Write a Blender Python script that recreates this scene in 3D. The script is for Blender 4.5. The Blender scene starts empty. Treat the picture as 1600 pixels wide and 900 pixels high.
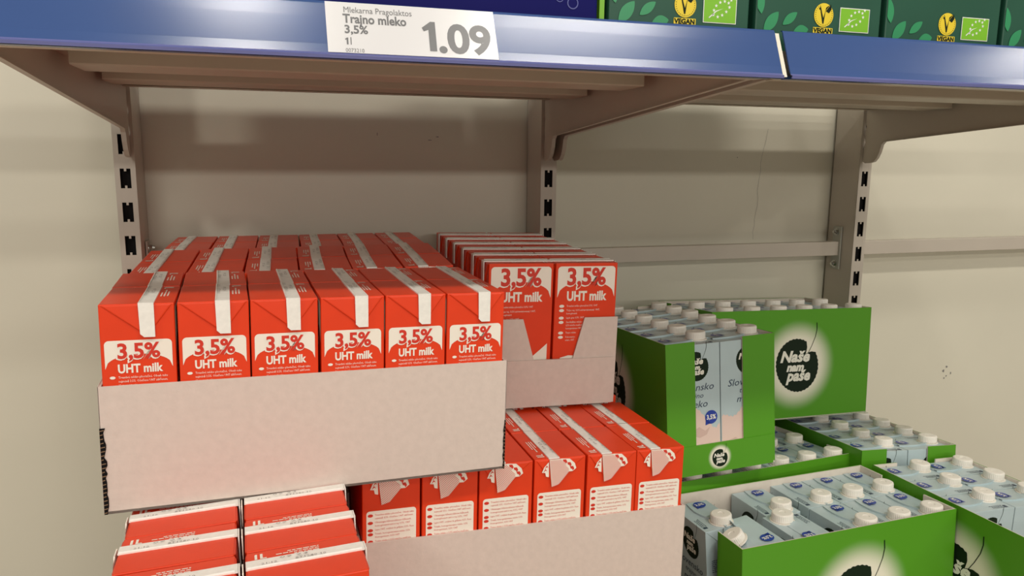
import bpy, math, random
from mathutils import Matrix, Vector
from mathutils.geometry import tessellate_polygon
random.seed(7)
S = bpy.context.scene
COL = S.collection
PI = math.pi

# ------------------------------------------------------------------ camera, world, light, exposure
F = Vector((0.28871714, 0.94268551, -0.16729149))
R = Vector((0.95655165, -0.29143573, 0.00861142))
U = Vector((0.04063686, 0.16250922, 0.98586987))
CAM = Vector((0.21390708, -1.26436004, 0.33442305))
FPX = 1194.32
cd = bpy.data.cameras.new('camera'); cam = bpy.data.objects.new('camera', cd); COL.objects.link(cam)
cd.sensor_width = 36; cd.lens = FPX / 1600 * 36; cd.clip_start = .01
m = Matrix.Identity(4)
for i in range(3):
    m[i][0] = R[i]; m[i][1] = U[i]; m[i][2] = -F[i]; m[i][3] = CAM[i]
cam.matrix_world = m
S.camera = cam
S.view_settings.view_transform = 'Standard'; S.view_settings.look = 'None'
S.view_settings.gamma = 1; S.view_settings.use_curve_mapping = False
S.view_settings.exposure = 0.0
W = bpy.data.worlds.new('store_ambient'); S.world = W; W.use_nodes = True
W.node_tree.nodes['Background'].inputs[0].default_value = (1.0, .93, .84, 1)
W.node_tree.nodes['Background'].inputs[1].default_value = 0.25

def lamp(name, loc, size, power, target, col=(1, .95, .86)):
    d = bpy.data.lights.new(name, 'AREA'); d.shape = 'RECTANGLE'; d.size, d.size_y = size
    d.energy = power; d.color = col
    o = bpy.data.objects.new(name, d); COL.objects.link(o); o.location = loc
    o.rotation_euler = (Vector(target) - Vector(loc)).to_track_quat('-Z', 'Y').to_euler()
    return o
# steep row over the aisle edge, then rows further down the shop
lamp('ceiling_lamp', (.12, -1.93, 2.35), (.24, .14), 11, (.03, -1.2, 0))
lamp('ceiling_lamp', (1.36, -1.93, 2.35), (.75, .14), 23, (1.3, -1.2, 0))
lamp('ceiling_lamp', (3.95, -1.93, 2.35), (.6, .14), 18, (3.8, -1.2, 0))
lamp('ceiling_lamp', (-2.0, -1.93, 2.35), (.6, .14), 34, (-2.2, -1.2, 0))
lamp('ceiling_lamp_row', (.6, -4.2, 2.45), (5, .18), 30, (.6, 0, 0))
lamp('ceiling_lamp_row', (.6, -6.8, 2.45), (7, .2), 75, (.6, 0, 0))
lamp('ceiling_lamp_row', (.6, -14.9, 2.45), (12, .25), 300, (.6, 0, 0))

# ------------------------------------------------------------------ materials
def mat(name, col, rough=.5, spec=.5, metal=0, noise=None, bump=0, bscale=300, coat=0):
    m = bpy.data.materials.new(name); m.use_nodes = True
    nt = m.node_tree; b = nt.nodes['Principled BSDF']
    b.inputs['Base Color'].default_value = (*col, 1); b.inputs['Roughness'].default_value = rough
    b.inputs['Specular IOR Level'].default_value = spec; b.inputs['Metallic'].default_value = metal
    b.inputs['Coat Weight'].default_value = coat
    if noise:
        tc = nt.nodes.new('ShaderNodeTexCoord'); n = nt.nodes.new('ShaderNodeTexNoise')
        n.inputs['Scale'].default_value = noise[0]; n.inputs['Detail'].default_value = 6
        nt.links.new(tc.outputs['Object'], n.inputs['Vector'])
        r = nt.nodes.new('ShaderNodeValToRGB')
        r.color_ramp.elements[0].position = .3; r.color_ramp.elements[1].position = .7
        k = noise[1]
        r.color_ramp.elements[0].color = (col[0]*(1-k), col[1]*(1-k), col[2]*(1-k), 1)
        r.color_ramp.elements[1].color = (min(1, col[0]*(1+k)), min(1, col[1]*(1+k)), min(1, col[2]*(1+k)), 1)
        nt.links.new(n.outputs[0], r.inputs[0]); nt.links.new(r.outputs[0], b.inputs['Base Color'])
    if bump:
        tc = nt.nodes.new('ShaderNodeTexCoord'); n = nt.nodes.new('ShaderNodeTexNoise')
        n.inputs['Scale'].default_value = bscale; n.inputs['Detail'].default_value = 4
        nt.links.new(tc.outputs['Object'], n.inputs['Vector'])
        bp = nt.nodes.new('ShaderNodeBump'); bp.inputs['Strength'].default_value = bump
        bp.inputs['Distance'].default_value = .002
        nt.links.new(n.outputs[0], bp.inputs['Height']); nt.links.new(bp.outputs[0], b.inputs['Normal'])
    return m

def glow_mat(name, center, r0, r1, axis, base):
    """printed cardboard: base colour with a round pale patch printed behind the logo"""
    m = mat(name, base, .45, .4)
    nt = m.node_tree; b = nt.nodes['Principled BSDF']
    tc = nt.nodes.new('ShaderNodeTexCoord'); sp = nt.nodes.new('ShaderNodeSeparateXYZ')
    nt.links.new(tc.outputs['Object'], sp.inputs[0])
    def mth(op, a, bb=None):
        n = nt.nodes.new('ShaderNodeMath'); n.operation = op
        for i, v in enumerate((a, bb)):
            if v is None: continue
            if isinstance(v, (int, float)): n.inputs[i].default_value = v
            else: nt.links.new(v, n.inputs[i])
        return n.outputs[0]
    dx = mth('SUBTRACT', sp.outputs[axis], center[0]); dz = mth('SUBTRACT', sp.outputs[2], center[1])
    d = mth('SQRT', mth('ADD', mth('MULTIPLY', dx, dx), mth('MULTIPLY', dz, dz)))
    r = nt.nodes.new('ShaderNodeValToRGB'); r.color_ramp.interpolation = 'EASE'
    r.color_ramp.elements[0].position = r0 * 5; r.color_ramp.elements[0].color = (.80, .76, .62, 1)
    r.color_ramp.elements[1].position = r1 * 5; r.color_ramp.elements[1].color = (*base, 1)
    nt.links.new(mth('MULTIPLY', d, 5), r.inputs[0]); nt.links.new(r.outputs[0], b.inputs['Base Color'])
    return m

M = {}
M['wall'] = mat('painted_wall', (.67, .635, .52), .42, .5, noise=(3, .03), bump=.12, bscale=60)
M['floor'] = mat('floor_tile', (.42, .37, .31), .35, noise=(2, .06))
M['metal'] = mat('beige_powder_coat', (.50, .445, .375), .42, .5, noise=(14, .02))
M['under'] = mat('shelf_steel', (.52, .45, .36), .45, .5, noise=(9, .03))
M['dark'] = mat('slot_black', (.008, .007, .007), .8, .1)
M['steel'] = mat('bolt_steel', (.55, .55, .52), .25, .6, 1)
M['plate'] = mat('plate_grey', (.42, .42, .36), .45)
M['deck'] = mat('deck_grey', (.42, .38, .32), .5)
M['wood'] = mat('pallet_wood', (.38, .25, .13), .8, noise=(20, .15))
M['rail'] = mat('blue_price_rail', (.042, .088, .25), .21, .42, noise=(6, .05))
M['rail_edge'] = mat('rail_clear_edge', (.14, .15, .36), .2, .6)
M['cream'] = mat('rail_cream_end', (.78, .74, .62), .4)
M['card'] = mat('price_card', (.70, .69, .70), .22, .5)
M['ink'] = mat('grey_ink', (.13, .13, .135), .3)
M['red'] = mat('carton_red', (.74, .046, .007), .36, .38, noise=(40, .03))
M['redp'] = mat('print_red', (.62, .03, .012), .4)
M['white'] = mat('carton_white', (.86, .80, .70), .4)
M['strip'] = mat('seal_white', (.84, .82, .76), .38, .5, noise=(200, .05))
M['pinkp'] = mat('print_pink', (.8, .45, .38), .4)
M['greyp'] = mat('print_grey', (.22, .21, .2), .5)
M['ctray'] = mat('white_cardboard', (.65, .55, .49), .75, .25, noise=(120, .035), bump=.15, bscale=180)
M['brown'] = mat('cardboard_edge', (.20, .13, .08), .9, .1)
M['green'] = mat('green_cardboard', (.085, .30, .012), .42, .4)
M['ginner'] = mat('liner_cardboard', (.66, .60, .52), .8, .2, noise=(100, .03))
M['blue'] = mat('carton_pale_blue', (.45, .555, .575), .3, .5, noise=(30, .03))
M['cap'] = mat('cap_white', (.84, .80, .72), .38, .5)
M['badge'] = mat('badge_blue', (.02, .05, .33), .35)
M['leaf'] = mat('leaf_dark', (.006, .016, .006), .55, .2)
M['logo_text'] = mat('logo_cream', (.80, .78, .68), .4)
M['script'] = mat('script_dark', (.03, .05, .09), .4)
M['milk'] = mat('milk_print', (.72, .55, .48), .4)
M['milk2'] = mat('milk_print_shade', (.60, .43, .37), .4)
M['gbox'] = mat('dark_green_box', (.018, .085, .052), .4, .35, noise=(5, .15), bump=.15, bscale=25)
M['gleaf'] = mat('box_leaf', (.03, .27, .11), .35)
M['gline'] = mat('box_leaf_line', (.35, .62, .42), .35)
M['yellow'] = mat('vegan_yellow', (.80, .60, .03), .4)
M['eu'] = mat('organic_green', (.20, .50, .02), .4)
M['pwhite'] = mat('print_white', (.82, .84, .78), .4)
M['navy'] = mat('navy_box', (.005, .005, .10), .6, .12)
M['navy2'] = mat('navy_box_pattern', (.05, .06, .28), .3)

# ------------------------------------------------------------------ mesh builder
class MB:
    def __init__(s): s.v = []; s.f = []; s.m = []; s.mats = []
    def mi(s, k):
        if k not in s.mats: s.mats.append(k)
        return s.mats.index(k)
    def add(s, vs, fs, k):
        o = len(s.v); s.v += [tuple(v) for v in vs]; i = s.mi(k)
        for f in fs: s.f.append([o + a for a in f]); s.m.append(i)
    def box(s, a, b, k):
        x0, y0, z0 = a; x1, y1, z1 = b
        vs = [(x0,y0,z0),(x1,y0,z0),(x1,y1,z0),(x0,y1,z0),(x0,y0,z1),(x1,y0,z1),(x1,y1,z1),(x0,y1,z1)]
        s.add(vs, [(0,3,2,1),(4,5,6,7),(0,1,5,4),(1,2,6,5),(2,3,7,6),(3,0,4,7)], k)
    def poly(s, pts, k):
        """flat polygon (concave ok) of 3d points"""
        t = tessellate_polygon([[Vector(p) for p in pts]])
        s.add(pts, [tuple(x) for x in t], k)
    def prism(s, pts, d, k, kside=None):
        """3d planar outline extruded by vector d"""
        n = len(pts); q = [tuple(Vector(p) + Vector(d)) for p in pts]
        t = [tuple(x) for x in tessellate_polygon([[Vector(p) for p in pts]])]
        s.add(list(pts) + q, t + [tuple(n + i for i in reversed(x)) for x in t], k)
        s.add(list(pts) + q, [(i, (i+1) % n, n + (i+1) % n, n + i) for i in range(n)], kside or k)
    def cyl(s, c, r, h, k, axis='z', n=28, r2=None):
        r2 = r if r2 is None else r2; vs = []
        for rr, hh in ((r, 0), (r2, h)):
            for i in range(n):
                a = 2*PI*i/n; p = (rr*math.cos(a), rr*math.sin(a), hh)
                if axis == 'x': p = (p[2], p[0], p[1])
                if axis == 'y': p = (p[0], p[2], p[1])
                vs.append((c[0]+p[0], c[1]+p[1], c[2]+p[2]))
        s.add(vs, [tuple(range(n)), tuple(range(n, 2*n))] + [(i, (i+1)%n, n+(i+1)%n, n+i) for i in range(n)], k)
    def mesh(s, name):
        me = bpy.data.meshes.new(name); me.from_pydata(s.v, [], s.f)
        for k in s.mats: me.materials.append(M[k])
        me.polygons.foreach_set('material_index', s.m); me.update()
        import bmesh
        b = bmesh.new(); b.from_mesh(me); bmesh.ops.recalc_face_normals(b, faces=b.faces); b.to_mesh(me); b.free()
        return me

def link(name, me, parent=None):
    o = bpy.data.objects.new(name, me); COL.objects.link(o)
    if parent: o.parent = parent
    return o
def tag(o, label, cat, group=None):
    o['label'] = label; o['category'] = cat
    if group: o['group'] = group
    return o
def struct(o): o['kind'] = 'structure'; return o
def bevel(o, w, n=2):
    b = o.modifiers.new('bevel', 'BEVEL'); b.width = w; b.segments = n; b.limit_method = 'ANGLE'; b.angle_limit = .7

# ------------------------------------------------------------------ lettering
def text_mesh(txt, size, off=0., shear=0., align='LEFT', space=1., res=3):
    c = bpy.data.curves.new('t', 'FONT'); c.body = txt; c.size = size; c.offset = off; c.shear = shear
    c.align_x = align; c.space_character = space; c.resolution_u = res; c.dimensions = '2D'; c.fill_mode = 'FRONT'
    o = bpy.data.objects.new('t', c); COL.objects.link(o)
    me = bpy.data.meshes.new_from_object(o)
    vs = [tuple(v.co) for v in me.vertices]; fs = [tuple(p.vertices) for p in me.polygons]
    bpy.data.objects.remove(o); bpy.data.curves.remove(c); bpy.data.meshes.remove(me)
    return vs, fs
TC = {}
def put_text(mb, txt, size, frame, k, width=None, **kw):
    """frame(u, v) -> 3d point; text is laid with its baseline start at u=v=0"""
    key = (txt, size, tuple(sorted(kw.items())))
    if key not in TC: TC[key] = text_mesh(txt, size, **kw)
    vs, fs = TC[key]
    sx = 1
    if width and vs:
        xs = [v[0] for v in vs]; sx = width / (max(xs) - min(xs))
    mb.add([frame(v[0]*sx, v[1]) for v in vs], fs, k)

def plane_frame(o, ux, uz):
    o, ux, uz = Vector(o), Vector(ux), Vector(uz)
    return lambda u, v: tuple(o + ux*u + uz*v)

def shift(fr, du, dv, ca=1, sa=0, s=1):
    return lambda u, v: fr(du + s*(u*ca - v*sa), dv + s*(u*sa + v*ca))

def lift(fr, n, d):
    n = Vector(n)
    return lambda u, v: tuple(Vector(fr(u, v)) + n*d)

def disc(fr, cu, cv, r, n=28, rv=None):
    rv = rv or r
    return [fr(cu + r*math.cos(2*PI*i/n), cv + rv*math.sin(2*PI*i/n)) for i in range(n)]

def rrect(fr, u0, v0, u1, v1, r, corners='all', n=5):
    pts = []
    for (cu, cv, a0, on) in ((u1-r, v1-r, 0, 1), (u0+r, v1-r, 90, 1), (u0+r, v0+r, 180, corners == 'all'), (u1-r, v0+r, 270, corners == 'all')):
        if on:
            for i in range(n+1):
                a = math.radians(a0 + 90*i/n); pts.append(fr(cu + r*math.cos(a), cv + r*math.sin(a)))
        else: pts.append(fr(u0 if a0 == 180 else u1, v0))
    return pts

def leaf_logo(mb, fr, nrm, r, kleaf='leaf', ktxt='logo_text', stem=True):
    """round toothed leaf with a cleft, a thin stem and three lines of script; fr centred on the leaf"""
    pts = []
    for i in range(180):
        a = 2*PI*i/180
        rr = r*1.09*(1 + .012*math.cos(38*a) + .04*math.cos(2*(a-2.4)))
        d = abs((a - math.radians(48) + PI) % (2*PI) - PI)
        if d < .34: rr *= 1 - .42*(1 - d/.34)**1.3
        pts.append(fr(rr*math.cos(a)*.95, rr*math.sin(a)))
    mb.poly(pts, kleaf)
    if stem:
        p0 = (.48*r, .40*r); q = [(.48, .42), (.68, .78), (.84, 1.15), (.90, 1.45), (.88, 1.72)]
        w = .018*r
        L = [fr(a*r - w, b*r) for a, b in q]; Rr = [fr(a*r + w, b*r + w) for a, b in q]
        mb.poly(L + Rr[::-1], kleaf)
    f2 = lift(fr, nrm, .0001)
    kw = dict(off=.013*r*2, shear=.25, res=2)
    put_text(mb, 'Naše', .62*r, shift(f2, -.86*r, .16*r), ktxt, width=1.45*r, **kw)
    put_text(mb, 'nam', .46*r, shift(f2, -.52*r, -.22*r), ktxt, width=.86*r, **kw)
    put_text(mb, 'paše', .62*r, shift(f2, -.50*r, -.62*r), ktxt, width=1.20*r, **kw)

# ------------------------------------------------------------------ setting
YW = .146
mb = MB(); mb.box((-3, YW, -.62), (6, YW+.1, 3), 'wall'); struct(link('wall_back', mb.mesh('wall_back')))
mb = MB(); mb.box((-3, -20, -.66), (6, YW+.1, -.62), 'floor'); struct(link('floor', mb.mesh('floor')))
# scuff marks and a hairline crack belong to the wall paint
mb = MB()
def chip(x, z, w, h):
    n = 7; mb.poly([(x + w*math.cos(2*PI*i/n)*random.uniform(.5, 1), YW-.0004, z + h*math.sin(2*PI*i/n)*random.uniform(.5, 1)) for i in range(n)], 'greyp')
for x, z, w, h in ((1.75,-.155,.005,.004),(1.742,-.165,.004,.005),(1.752,-.178,.003,.003),(1.765,-.172,.002,.004),(1.746,-.183,.0025,.003),
                   (.39,.375,.001,.004),(.50,.372,.004,.001),(.485,.366,.005,.001),(1.135,.34,.0015,.0015)): chip(x, z, w, h)
pts = []; z = .40; x = 1.205
while z > .175:
    nx = x + random.uniform(-.0022, .0020); nz = z - .008
    mb.add([(x, YW-.0004, z), (x+.0005, YW-.0004, z), (nx+.0005, YW-.0004, nz), (nx, YW-.0004, nz)], [(0,1,2,3)], 'greyp')
    x, z = nx, nz
o = link('trim_1', mb.mesh('paint_marks')); struct(o)

# ------------------------------------------------------------------ shelving rack
UX = [-.0109, .6873, 1.3859, 2.084]
def make_upright():
    mb = MB(); z0, z1 = -.60, .95; h = .015
    for sx in (-1, 1):
        mb.box((sx*h - (.0016 if sx > 0 else 0), .0605, z0), (sx*h + (.0016 if sx < 0 else 0), .14, z1), 'metal')
        mb.box((min(sx*h, sx*.0076), .06, z0), (max(sx*h, sx*.0076), .0616, z1), 'metal')
        mb.box((min(sx*h, sx*.010), .1385, z0), (max(sx*h, sx*.010), .14, z1), 'metal')
    zz = [.2983 - .0525*k for k in range(-12, 17)]
    edges = sorted([z + .0152 for z in zz] + [z - .0152 for z in zz])
    prev = z0
    for i in range(0, len(edges), 2):
        a, b = edges[i], edges[i+1]
        mb.box((-.0078, .0601, prev), (.0078, .0616, a), 'metal')
        for s in (0, 1):   # small centre teeth make each slot an H
            zt = a if s == 0 else b - .0042
            mb.box((-.0016, .0601, zt), (.0016, .0616, zt + .0042), 'metal')
        prev = b
    mb.box((-.0078, .0601, prev), (.0078, .0616, z1), 'metal')
    me = mb.mesh('upright')
    mi = MB(); mi.box((-.0128, .068, z0+.01), (.0128, .076, z1-.01), 'dark');  # near-black sheets added to stand for the shade inside the slots
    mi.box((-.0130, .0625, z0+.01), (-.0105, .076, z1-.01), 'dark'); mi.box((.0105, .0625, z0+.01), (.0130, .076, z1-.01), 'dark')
    return me, mi.mesh('slot_shade')
um, ul = make_upright()
UL = ['slotted beige rack upright at the far left, beside the open wall', 'slotted beige rack upright in the middle, behind the red cartons stacked two wide',
      'slotted beige rack upright on the right, behind the large green tray', 'slotted beige rack upright beyond the right edge of the picture']
for i, x in enumerate(UX[:3]):
    o = link('rack_upright', um); o.location = (x, 0, 0); tag(o, UL[i], 'upright', 'rack uprights')
    link('slot_shade', ul, o)

def make_bracket(flip):
    mb = MB(); t = .0028
    prof = [(.0585, .4404), (.0585, .412), (.0555, .405), (.0575, .398), (.0585, .385), (.0555, .372), (.0585, .362), (.0585, .334), (.052, .3305), (.034, .3315),
            (.024, .334), (.016, .342), (.010, .354), (.006, .368), (0, .3735), (-.583, .4165), (-.583, .4404)]
    p = [(-t/2, a, b) for a, b in prof]
    mb.prism(p, (t, 0, 0), 'metal')
    # rolled lower edge
    e = [(.052, .3305), (.034, .3315), (.024, .334), (.016, .342), (.010, .354), (.006, .368), (0, .3735), (-.583, .4165)]
    s = 1 if flip else -1
    for a, b in zip(e[1:], e[2:]):
        mb.add([(t/2*s, a[0], a[1]), (t/2*s + .004*s, a[0], a[1]-.0004), (t/2*s + .004*s, b[0], b[1]-.0004), (t/2*s, b[0], b[1]),
                (t/2*s, a[0], a[1]+.0012), (t/2*s + .004*s, a[0], a[1]+.0008), (t/2*s + .004*s, b[0], b[1]+.0008), (t/2*s, b[0], b[1]+.0012)],
               [(0,1,2,3),(4,5,6,7),(0,1,5,4),(1,2,6,5),(2,3,7,6),(3,0,4,7)], 'metal')
    return mb.mesh('bracket')
bm_a, bm_b = make_bracket(True), make_bracket(False)

def make_shelf_parts(x0, x1):
    out = {}
    mb = MB(); mb.box((x0, -.583, .4406), (x1, .055, .4425), 'under')
    mb.box((x0, -.5845, .4145), (x1, -.583, .4425), 'under'); mb.box((x0, -.583, .4145), (x1, -.572, .4157), 'under')
    mb.box((x0+.002, .048, .4365), (x1-.002, .0495, .4405), 'under'); mb.box((x0+.002, .030, .4365), (x1-.002, .0495, .4375), 'under')
    out['panel'] = mb.mesh('panel')
    def rib(ya, yb, zb, ins):
        r = MB(); c = .0015
        prof = [(ya, .4404), (ya, zb+c), (ya+c, zb), (yb-c, zb), (yb, zb+c), (yb, .4404)]
        r.prism([(x0+ins, a, b) for a, b in prof], (x1-x0-2*ins, 0, 0), 'under'); return r.mesh('stiffening_rib')
    out['rib1'] = rib(-.37, -.30, .4245, .022); out['rib2'] = rib(-.16, -.09, .4285, .012)
    return out
def make_rail(x0, x1):
    prof = [(-.6030, .4130), (-.6078, .4134), (-.6085, .4160), (-.6060, .4172), (-.6052, .4180), (-.6020, .4250), (-.5975, .4365), (-.5930, .4480), (-.5885, .4590), (-.5870, .4612), (-.5850, .4615)]
    # bottom bead lighter
    mb = MB(); n = len(prof); t = .0016
    for i in range(n-1):
        (a, b), (c, d) = prof[i], prof[i+1]
        k = 'rail_edge' if i in (1, 2, 3) else 'rail'
        mb.add([(x0, a, b), (x1, a, b), (x1, c, d), (x0, c, d), (x0, a+t, b+.0004), (x1, a+t, b+.0004), (x1, c+t, d-.0004), (x0, c+t, d-.0004)],
               [(0,1,2,3),(4,7,6,5),(0,3,7,4),(1,5,6,2)] + ([(0,4,5,1)] if i == 0 else []) + ([(3,2,6,7)] if i == n-2 else []), k)
    mb.box((x0+.004, -.592, .4145), (x1-.004, -.5848, .4175), 'rail')
    return mb.mesh('price_rail')
SHL = ['beige steel shelf across the top left, white price card on its blue edge', 'beige steel shelf at the top right under the green boxes', 'beige steel shelf continuing past the right edge of the picture']
rails = []
for i, (x0, x1) in enumerate([(UX[0]+.007, UX[1]-.007), (UX[1]+.007, UX[2]-.007)]):
    e = bpy.data.objects.new('steel_shelf', None); COL.objects.link(e); e.location = ((x0+x1)/2, 0, .4405)
    tag(e, SHL[i], 'shelf', 'steel shelves')
    pts = make_shelf_parts(x0, x1)
    for n, k in (('shelf_panel', 'panel'), ('stiffening_rib', 'rib1'), ('stiffening_rib', 'rib2')):
        c = link(n, pts[k], e); c.location = (-(x0+x1)/2, 0, -.4405)
    for xb, me in ((x0+.0015, bm_a), (x1-.0015, bm_b)):
        c = link('bracket', me, e); c.location = (xb-(x0+x1)/2, 0, -.4405)
    rx = [(-.35, .6895), (.699, 1.75)][i]
    rm = make_rail(*rx)
    c = link('price_rail', rm, e); c.location = (-(x0+x1)/2, 0, -.4405); c['label'] = 'glossy blue price rail'
    if i == 0:
        mb = MB()
        mb.prism([(.6905, -.6055, .4150), (.6905, -.5872, .4585), (.6905, -.584, .4585), (.6905, -.584, .4150)], (.0045, 0, 0), 'cream')
        c = link('rail_end_cap', mb.mesh('rail_end_cap'), e); c.location = (-(x0+x1)/2, 0, -.4405); c['label'] = 'cream end cap of the blue rail'

# price card
fr = lambda u, v: (.2581 + u, -.6062 + .0008 + v*.415, .4180 + v)   # along the slanted rail face
def card_frame(off):
    n = Vector((0, -1, .415)).normalized()
    return lambda u, v: tuple(Vector((.2581 + u, -.6052 + v*.4195, .4180 + v)) + n*off)
mb = MB(); c0 = card_frame(.0007)
mb.prism([c0(0, 0), c0(.1440, 0), c0(.1430, .0425), c0(-.0006, .0425)], tuple(Vector((0, 1, -.415)).normalized()*.0005), 'card')
card = link('price_card', mb.mesh('price_card')); tag(card, 'white price card reading 1.09 clipped to the blue shelf edge', 'price tag')
mb = MB(); ct = card_frame(.0009)
put_text(mb, 'Mlekarna Pragolaktos', .0072, shift(ct, .0138, .0338), 'ink', width=.0565)
put_text(mb, 'Trajno mleko', .0105, shift(ct, .0133, .0252), 'ink', width=.0525, off=.0003)
put_text(mb, '3,5%', .0095, shift(ct, .0138, .0165), 'ink', width=.0190, off=.00025)
def one(x, y, h, k='ink'):
    q = [(.46, 0), (.22, 0), (.22, .72), (.06, .66), (0, .78), (.30, 1), (.46, 1)]
    mb.poly([ct(x + a*h, y + b*h) for a, b in q], k)
one(.0140, .0068, .0058); mb.poly([ct(.0184, .0068), ct(.0192, .0068), ct(.0192, .0130), ct(.0184, .0130)], 'ink')
put_text(mb, '0073210', .0045, shift(ct, .0140, .0006), 'ink', width=.0150)
one(.0785, .0046, .0255); put_text(mb, '.09', .0345, shift(ct, .0915, .0046), 'ink', width=.0462, off=.0011, res=5)
c = link('printed_price', mb.mesh('printed_price'), card); c['label'] = 'grey printed price and product lines'

# cross rails with bolted plates
def crossrail(xa, xb, label, bolts):
    e = bpy.data.objects.new('cross_rail', None); COL.objects.link(e); e.location = ((xa+xb)/2, .1, .149); tag(e, label, 'rail', 'cross rails behind the cartons')
    T = Vector((-(xa+xb)/2, -.1, -.149))
    mb = MB(); mb.box((xa+.003, .099, .1335), (xb-.003, .118, .1635), 'metal'); c = link('bar', mb.mesh('bar'), e); c.location = T; bevel(c, .0012)
    for xp, s in ((xa, 1), (xb, -1)):
        mb = MB(); mb.box((min(xp, xp+s*.003), .094, .104), (max(xp, xp+s*.003), .106+.014, .196), 'plate'); c = link('end_plate', mb.mesh('end_plate'), e); c.location = T; bevel(c, .0008)
        for zb in (.115, .184):
            mb = MB(); x = xp + s*.003
            mb.cyl((x if s > 0 else x-.0012, .108, zb), .0078, .0012, 'steel', 'x'); mb.cyl((x if s > 0 else x-.005, .108, zb), .0055, .005, 'steel', 'x', n=6)
            mb.cyl((x if s > 0 else x-.009, .108, zb), .003, .009, 'steel', 'x', n=12)
            c = link('bolt', mb.mesh('bolt'), c_parent(e)); c.location = T
def c_parent(e): return e
crossrail(UX[0]+.016, UX[1]-.016, 'beige cross rail low in the left bay, its bolt showing by the left upright', 4)
crossrail(UX[1]+.016, UX[2]-.016, 'beige cross rail between the middle and right uprights', 4)
crossrail(UX[2]+.016, UX[3]-.016, 'beige cross rail running right from the right upright out of the picture', 4)

# ------------------------------------------------------------------ goods on the top shelf
def green_box(x0, x1, label, yaw=0, full=True):
    h = .19; d = .50; w = x1-x0
    mb = MB(); mb.box((0, 0, 0), (w, d, h), 'gbox')
    o = link('green_cardboard_box', mb.mesh('green_box')); o.location = (x0, -.568, .4427); o.rotation_euler = (0, 0, math.radians(yaw))
    tag(o, label, 'box', 'dark green boxes on the top shelf'); bevel(o, .0015)
    fr = plane_frame((0, -.0006, 0), (1, 0, 0), (0, 0, 1)); n = (0, -1, 0)
    mb = MB()
    for (cx, cz, L, ang, wd) in ((.018, .0300, .026, 52, .46), (.040, .0345, .021, 38, .42), (.054, .0235, .018, 10, .6), (.004, .050, .026, 100, .4)):
        if cx > w: continue
        a = math.radians(ang); pts = []; N = 14
        for s in (1, -1):
            rng = range(N+1) if s == 1 else range(N-1, 0, -1)
            for i in rng:
                t = i/N; u = (t-.5)*L; v = s*wd*L*.5*math.sin(PI*t)**.8
                pts.append(fr(min(w-.001, max(.001, cx + u*math.cos(a) - v*math.sin(a))), cz + u*math.sin(a) + v*math.cos(a)))
        mb.poly(pts, 'gleaf')
    c = link('printed_leaves', mb.mesh('printed_leaves'), o)
    if not full: return o
    mb = MB(); cx, cz = .081 * w/.1534, .0402
    mb.poly(disc(fr, cx, cz, .0118), 'yellow'); f2 = lift(fr, n, .0002)
    mb.poly([f2(cx-.0065, cz+.006), f2(cx-.0045, cz+.0085), f2(cx-.0005, cz-.003), f2(cx+.0015, cz+.004), f2(cx+.007, cz+.0105), f2(cx+.0022, cz+.0075), f2(cx+.0002, cz-.0085), f2(cx-.0012, cz-.0085), f2(cx-.0045, cz+.0045)], 'leaf')
    mb.poly([f2(cx+.002, cz+.004), f2(cx+.008, cz+.011), f2(cx+.009, cz+.006), f2(cx+.006, cz+.002)], 'leaf')
    for i in range(30):
        if i in (6,7,8,9): continue
        a = 2*PI*i/30; mb.poly(disc(f2, cx+0.0102*math.cos(a), cz+.0102*math.sin(a), .00045, 6), 'leaf')
    mb.poly(rrect(fr, cx-.0120, cz-.0180, cx+.0120, cz-.0124, .0004), 'yellow')
    put_text(mb, 'VEGAN', .0062, shift(f2, cx-.0113, cz-.0175), 'leaf', width=.0226, off=.0003)
    c = link('vegan_emblem', mb.mesh('vegan_emblem'), o); c['label'] = 'round yellow vegan emblem'
    mb = MB(); gx0, gz0, gx1, gz1 = .1010*w/.1534, .0250, .1385*w/.1534, .0490
    mb.poly(rrect(fr, gx0, gz0, gx1, gz1, .0002), 'pwhite'); mb.poly([f2(gx0+.0008, gz0+.0008), f2(gx1-.0008, gz0+.0008), f2(gx1-.0008, gz1-.0008), f2(gx0+.0008, gz1-.0008)], 'eu')
    f3 = lift(fr, n, .0004); mx, mz = (gx0+gx1)/2, (gz0+gz1)/2
    def star(u, v, r):
        mb.poly([f3(u + (r if i % 2 == 0 else r*.42)*math.sin(PI*i/5), v + (r if i % 2 == 0 else r*.42)*math.cos(PI*i/5)) for i in range(10)], 'pwhite')
    for u, v in ((-.45,-.35),(-.42,.0),(-.28,.35),(-.02,.62),(.28,.72),(.55,.62),(.72,.85),(.62,.3),(.42,-.05),(.15,-.33),(-.15,-.48)):
        star(mx + u*.0165, mz + v*.0125, .0019)
    mb.poly([f3(mx-.012, mz-.0078), f3(mx-.004, mz-.001), f3(mx+.003, mz+.002), f3(mx-.0045, mz-.0002), f3(mx-.0125, mz-.0068)], 'pwhite')
    c = link('organic_emblem', mb.mesh('organic_emblem'), o); c['label'] = 'light green square with a leaf made of white stars'
    return o
green_box(.5205, .6725, 'dark green printed box on the top shelf, next to the navy box')
green_box(.6805, .8330, 'dark green printed box on the top shelf above the gap between the two blue rails')
green_box(.8400, .9950, 'dark green printed box on the top shelf, last one with a full yellow emblem')
green_box(1.002, 1.150, 'dark green printed box cut off by the right edge of the picture')
mb = MB(); mb.box((0, 0, 0), (.005, .29, .17), 'eu'); 
o = link('green_carton_divider', mb.mesh('divider')); o.location = (.5125, -.564, .4427); tag(o, 'thin bright green carton side between the navy box and the green boxes', 'carton')
mb = MB(); mb.box((0, 0, 0), (.56, .50, .17), 'navy')
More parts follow.
